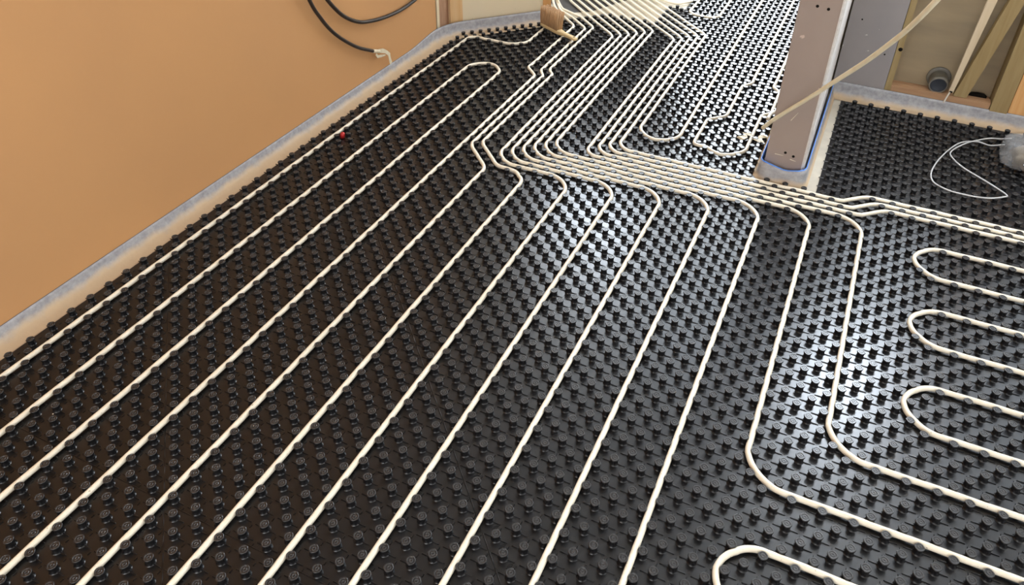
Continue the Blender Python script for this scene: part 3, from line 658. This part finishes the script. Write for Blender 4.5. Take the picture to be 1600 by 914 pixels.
MB().add(*blob((1.655, 2.428, 0.062), (0.115, 0.062, 0.036), 0.045, 5, 0.6)).build('fittings', M['content'], bg)
lb = MB(); lb.add([(1.578, 2.358, 0.060), (1.64, 2.355, 0.060), (1.64, 2.359, 0.092), (1.578, 2.362, 0.092)], [(0, 1, 2, 3)], False); lb.build('label', M['print_purple'], bg)
lw = MB()
for z0, z1 in ((0.064, 0.069), (0.073, 0.077)): lw.add([(1.577, 2.3565, z0), (1.64, 2.3535, z0), (1.64, 2.3540, z1), (1.577, 2.3570, z1)], [(0, 1, 2, 3)], False)
lw.build('printed_band', M['print_white'], bg)
P = spline([(1.520, 2.52, .06), (1.475, 2.55, .030), (1.427, 2.568, .027), (1.366, 2.530, .026), (1.319, 2.438, .026), (1.278, 2.318, .025), (1.257, 2.211, .025), (1.263, 2.142, .025), (1.291, 2.110, .025), (1.335, 2.091, .025), (1.411, 2.090, .025), (1.469, 2.106, .025),
            (1.515, 2.140, .025), (1.522, 2.158, .025), (1.483, 2.203, .025), (1.43, 2.254, .025), (1.374, 2.307, .025), (1.332, 2.372, .027), (1.328, 2.424, .029), (1.378, 2.515, .031), (1.428, 2.575, .030), (1.476, 2.61, .034), (1.512, 2.59, .050), (1.54, 2.55, .08)], 8)
tag(MB().tube(P, 0.0030, 8).build('grey_strap', M['wire']), 'thin grey plastic strap looped over the studs beside the clear bag', 'strap')

# ------------------------------------------------------------------ small litter
rd_ = MB().lathe([(0.0, .026), (.006, .0255), (.0095, .022), (.0105, .014), (.0100, .0005), (0.0, .0005)], 16, lat(-29.62, 40.55, 0.0), (0.15, 0.1, 1))
tag(rd_.build('red_cap', M['red']), 'small red plastic cap lying beside the pipe nearest the plaster wall', 'cap')
def scrap(x, y, ang, label, seed):
    q = np.random.default_rng(seed); pts = []
    L = 0.085
    for k in range(7):
        t_ = (k / 6 - .5) * L; pts.append((x + math.cos(ang) * t_ + 0.010 * math.sin(k * 2.1 + seed), y + math.sin(ang) * t_ + 0.010 * math.cos(k * 1.7), 0.023 + 0.004 * abs(math.sin(k * 1.3 + seed))))
    mb = MB(); n = len(pts); vs = []; fs = []
    for i, p in enumerate(pts):
        w_ = 0.006 + 0.010 * q.random(); ca, sa = -math.sin(ang) * w_, math.cos(ang) * w_
        vs += [(p[0] - ca, p[1] - sa, p[2] - .001), (p[0] + ca, p[1] + sa, p[2] + .003), (p[0] + ca, p[1] + sa, p[2] + .0045), (p[0] - ca, p[1] - sa, p[2] + .0005)]
    fs = [(i * 4 + k, i * 4 + (k + 1) % 4, (i + 1) * 4 + (k + 1) % 4, (i + 1) * 4 + k) for i in range(n - 1) for k in range(4)] + [(0, 1, 2, 3), tuple((n - 1) * 4 + k for k in range(4))]
    tag(mb.add(vs, fs, False).build('torn_tape', M['tape']), label, 'litter', 'torn bits of tape by the post')
scrap(0.520, 2.172, 1.15, 'torn bit of pale tape on the studs inside the wavy pipe loop', 2)
scrap(0.590, 2.185, 1.25, 'torn bit of pale tape on the studs between the wavy pipe and the boxed post', 4)
cr = MB()
for i in range(46):
    r, u = STUDS[rng.integers(len(STUDS))]
    if r > 10 or u > 86: continue
    x, y = r * H + (rng.random() - .5) * .05, u * H + (rng.random() - .5) * .05; s_ = 0.0012 + 0.0016 * rng.random(); on = (x - r * H) ** 2 + (y - u * H) ** 2 < 0.008 ** 2
    z = 0.0205 if on else 0.0003
    vs = [(x + s_ * math.cos(a) * (0.7 + .6 * rng.random()), y + s_ * math.sin(a) * (0.7 + .6 * rng.random()), z) for a in (0, 1.3, 2.5, 3.8, 5.1)] + [(x, y, z + s_)]
    cr.add(vs, [(k, (k + 1) % 5, 5) for k in range(5)] + [(4, 3, 2, 1, 0)], False)
tag(cr.build('plaster_crumbs', M['crumb']), 'tiny pale plaster crumbs scattered over the black studded mat', 'crumbs', kind='stuff')
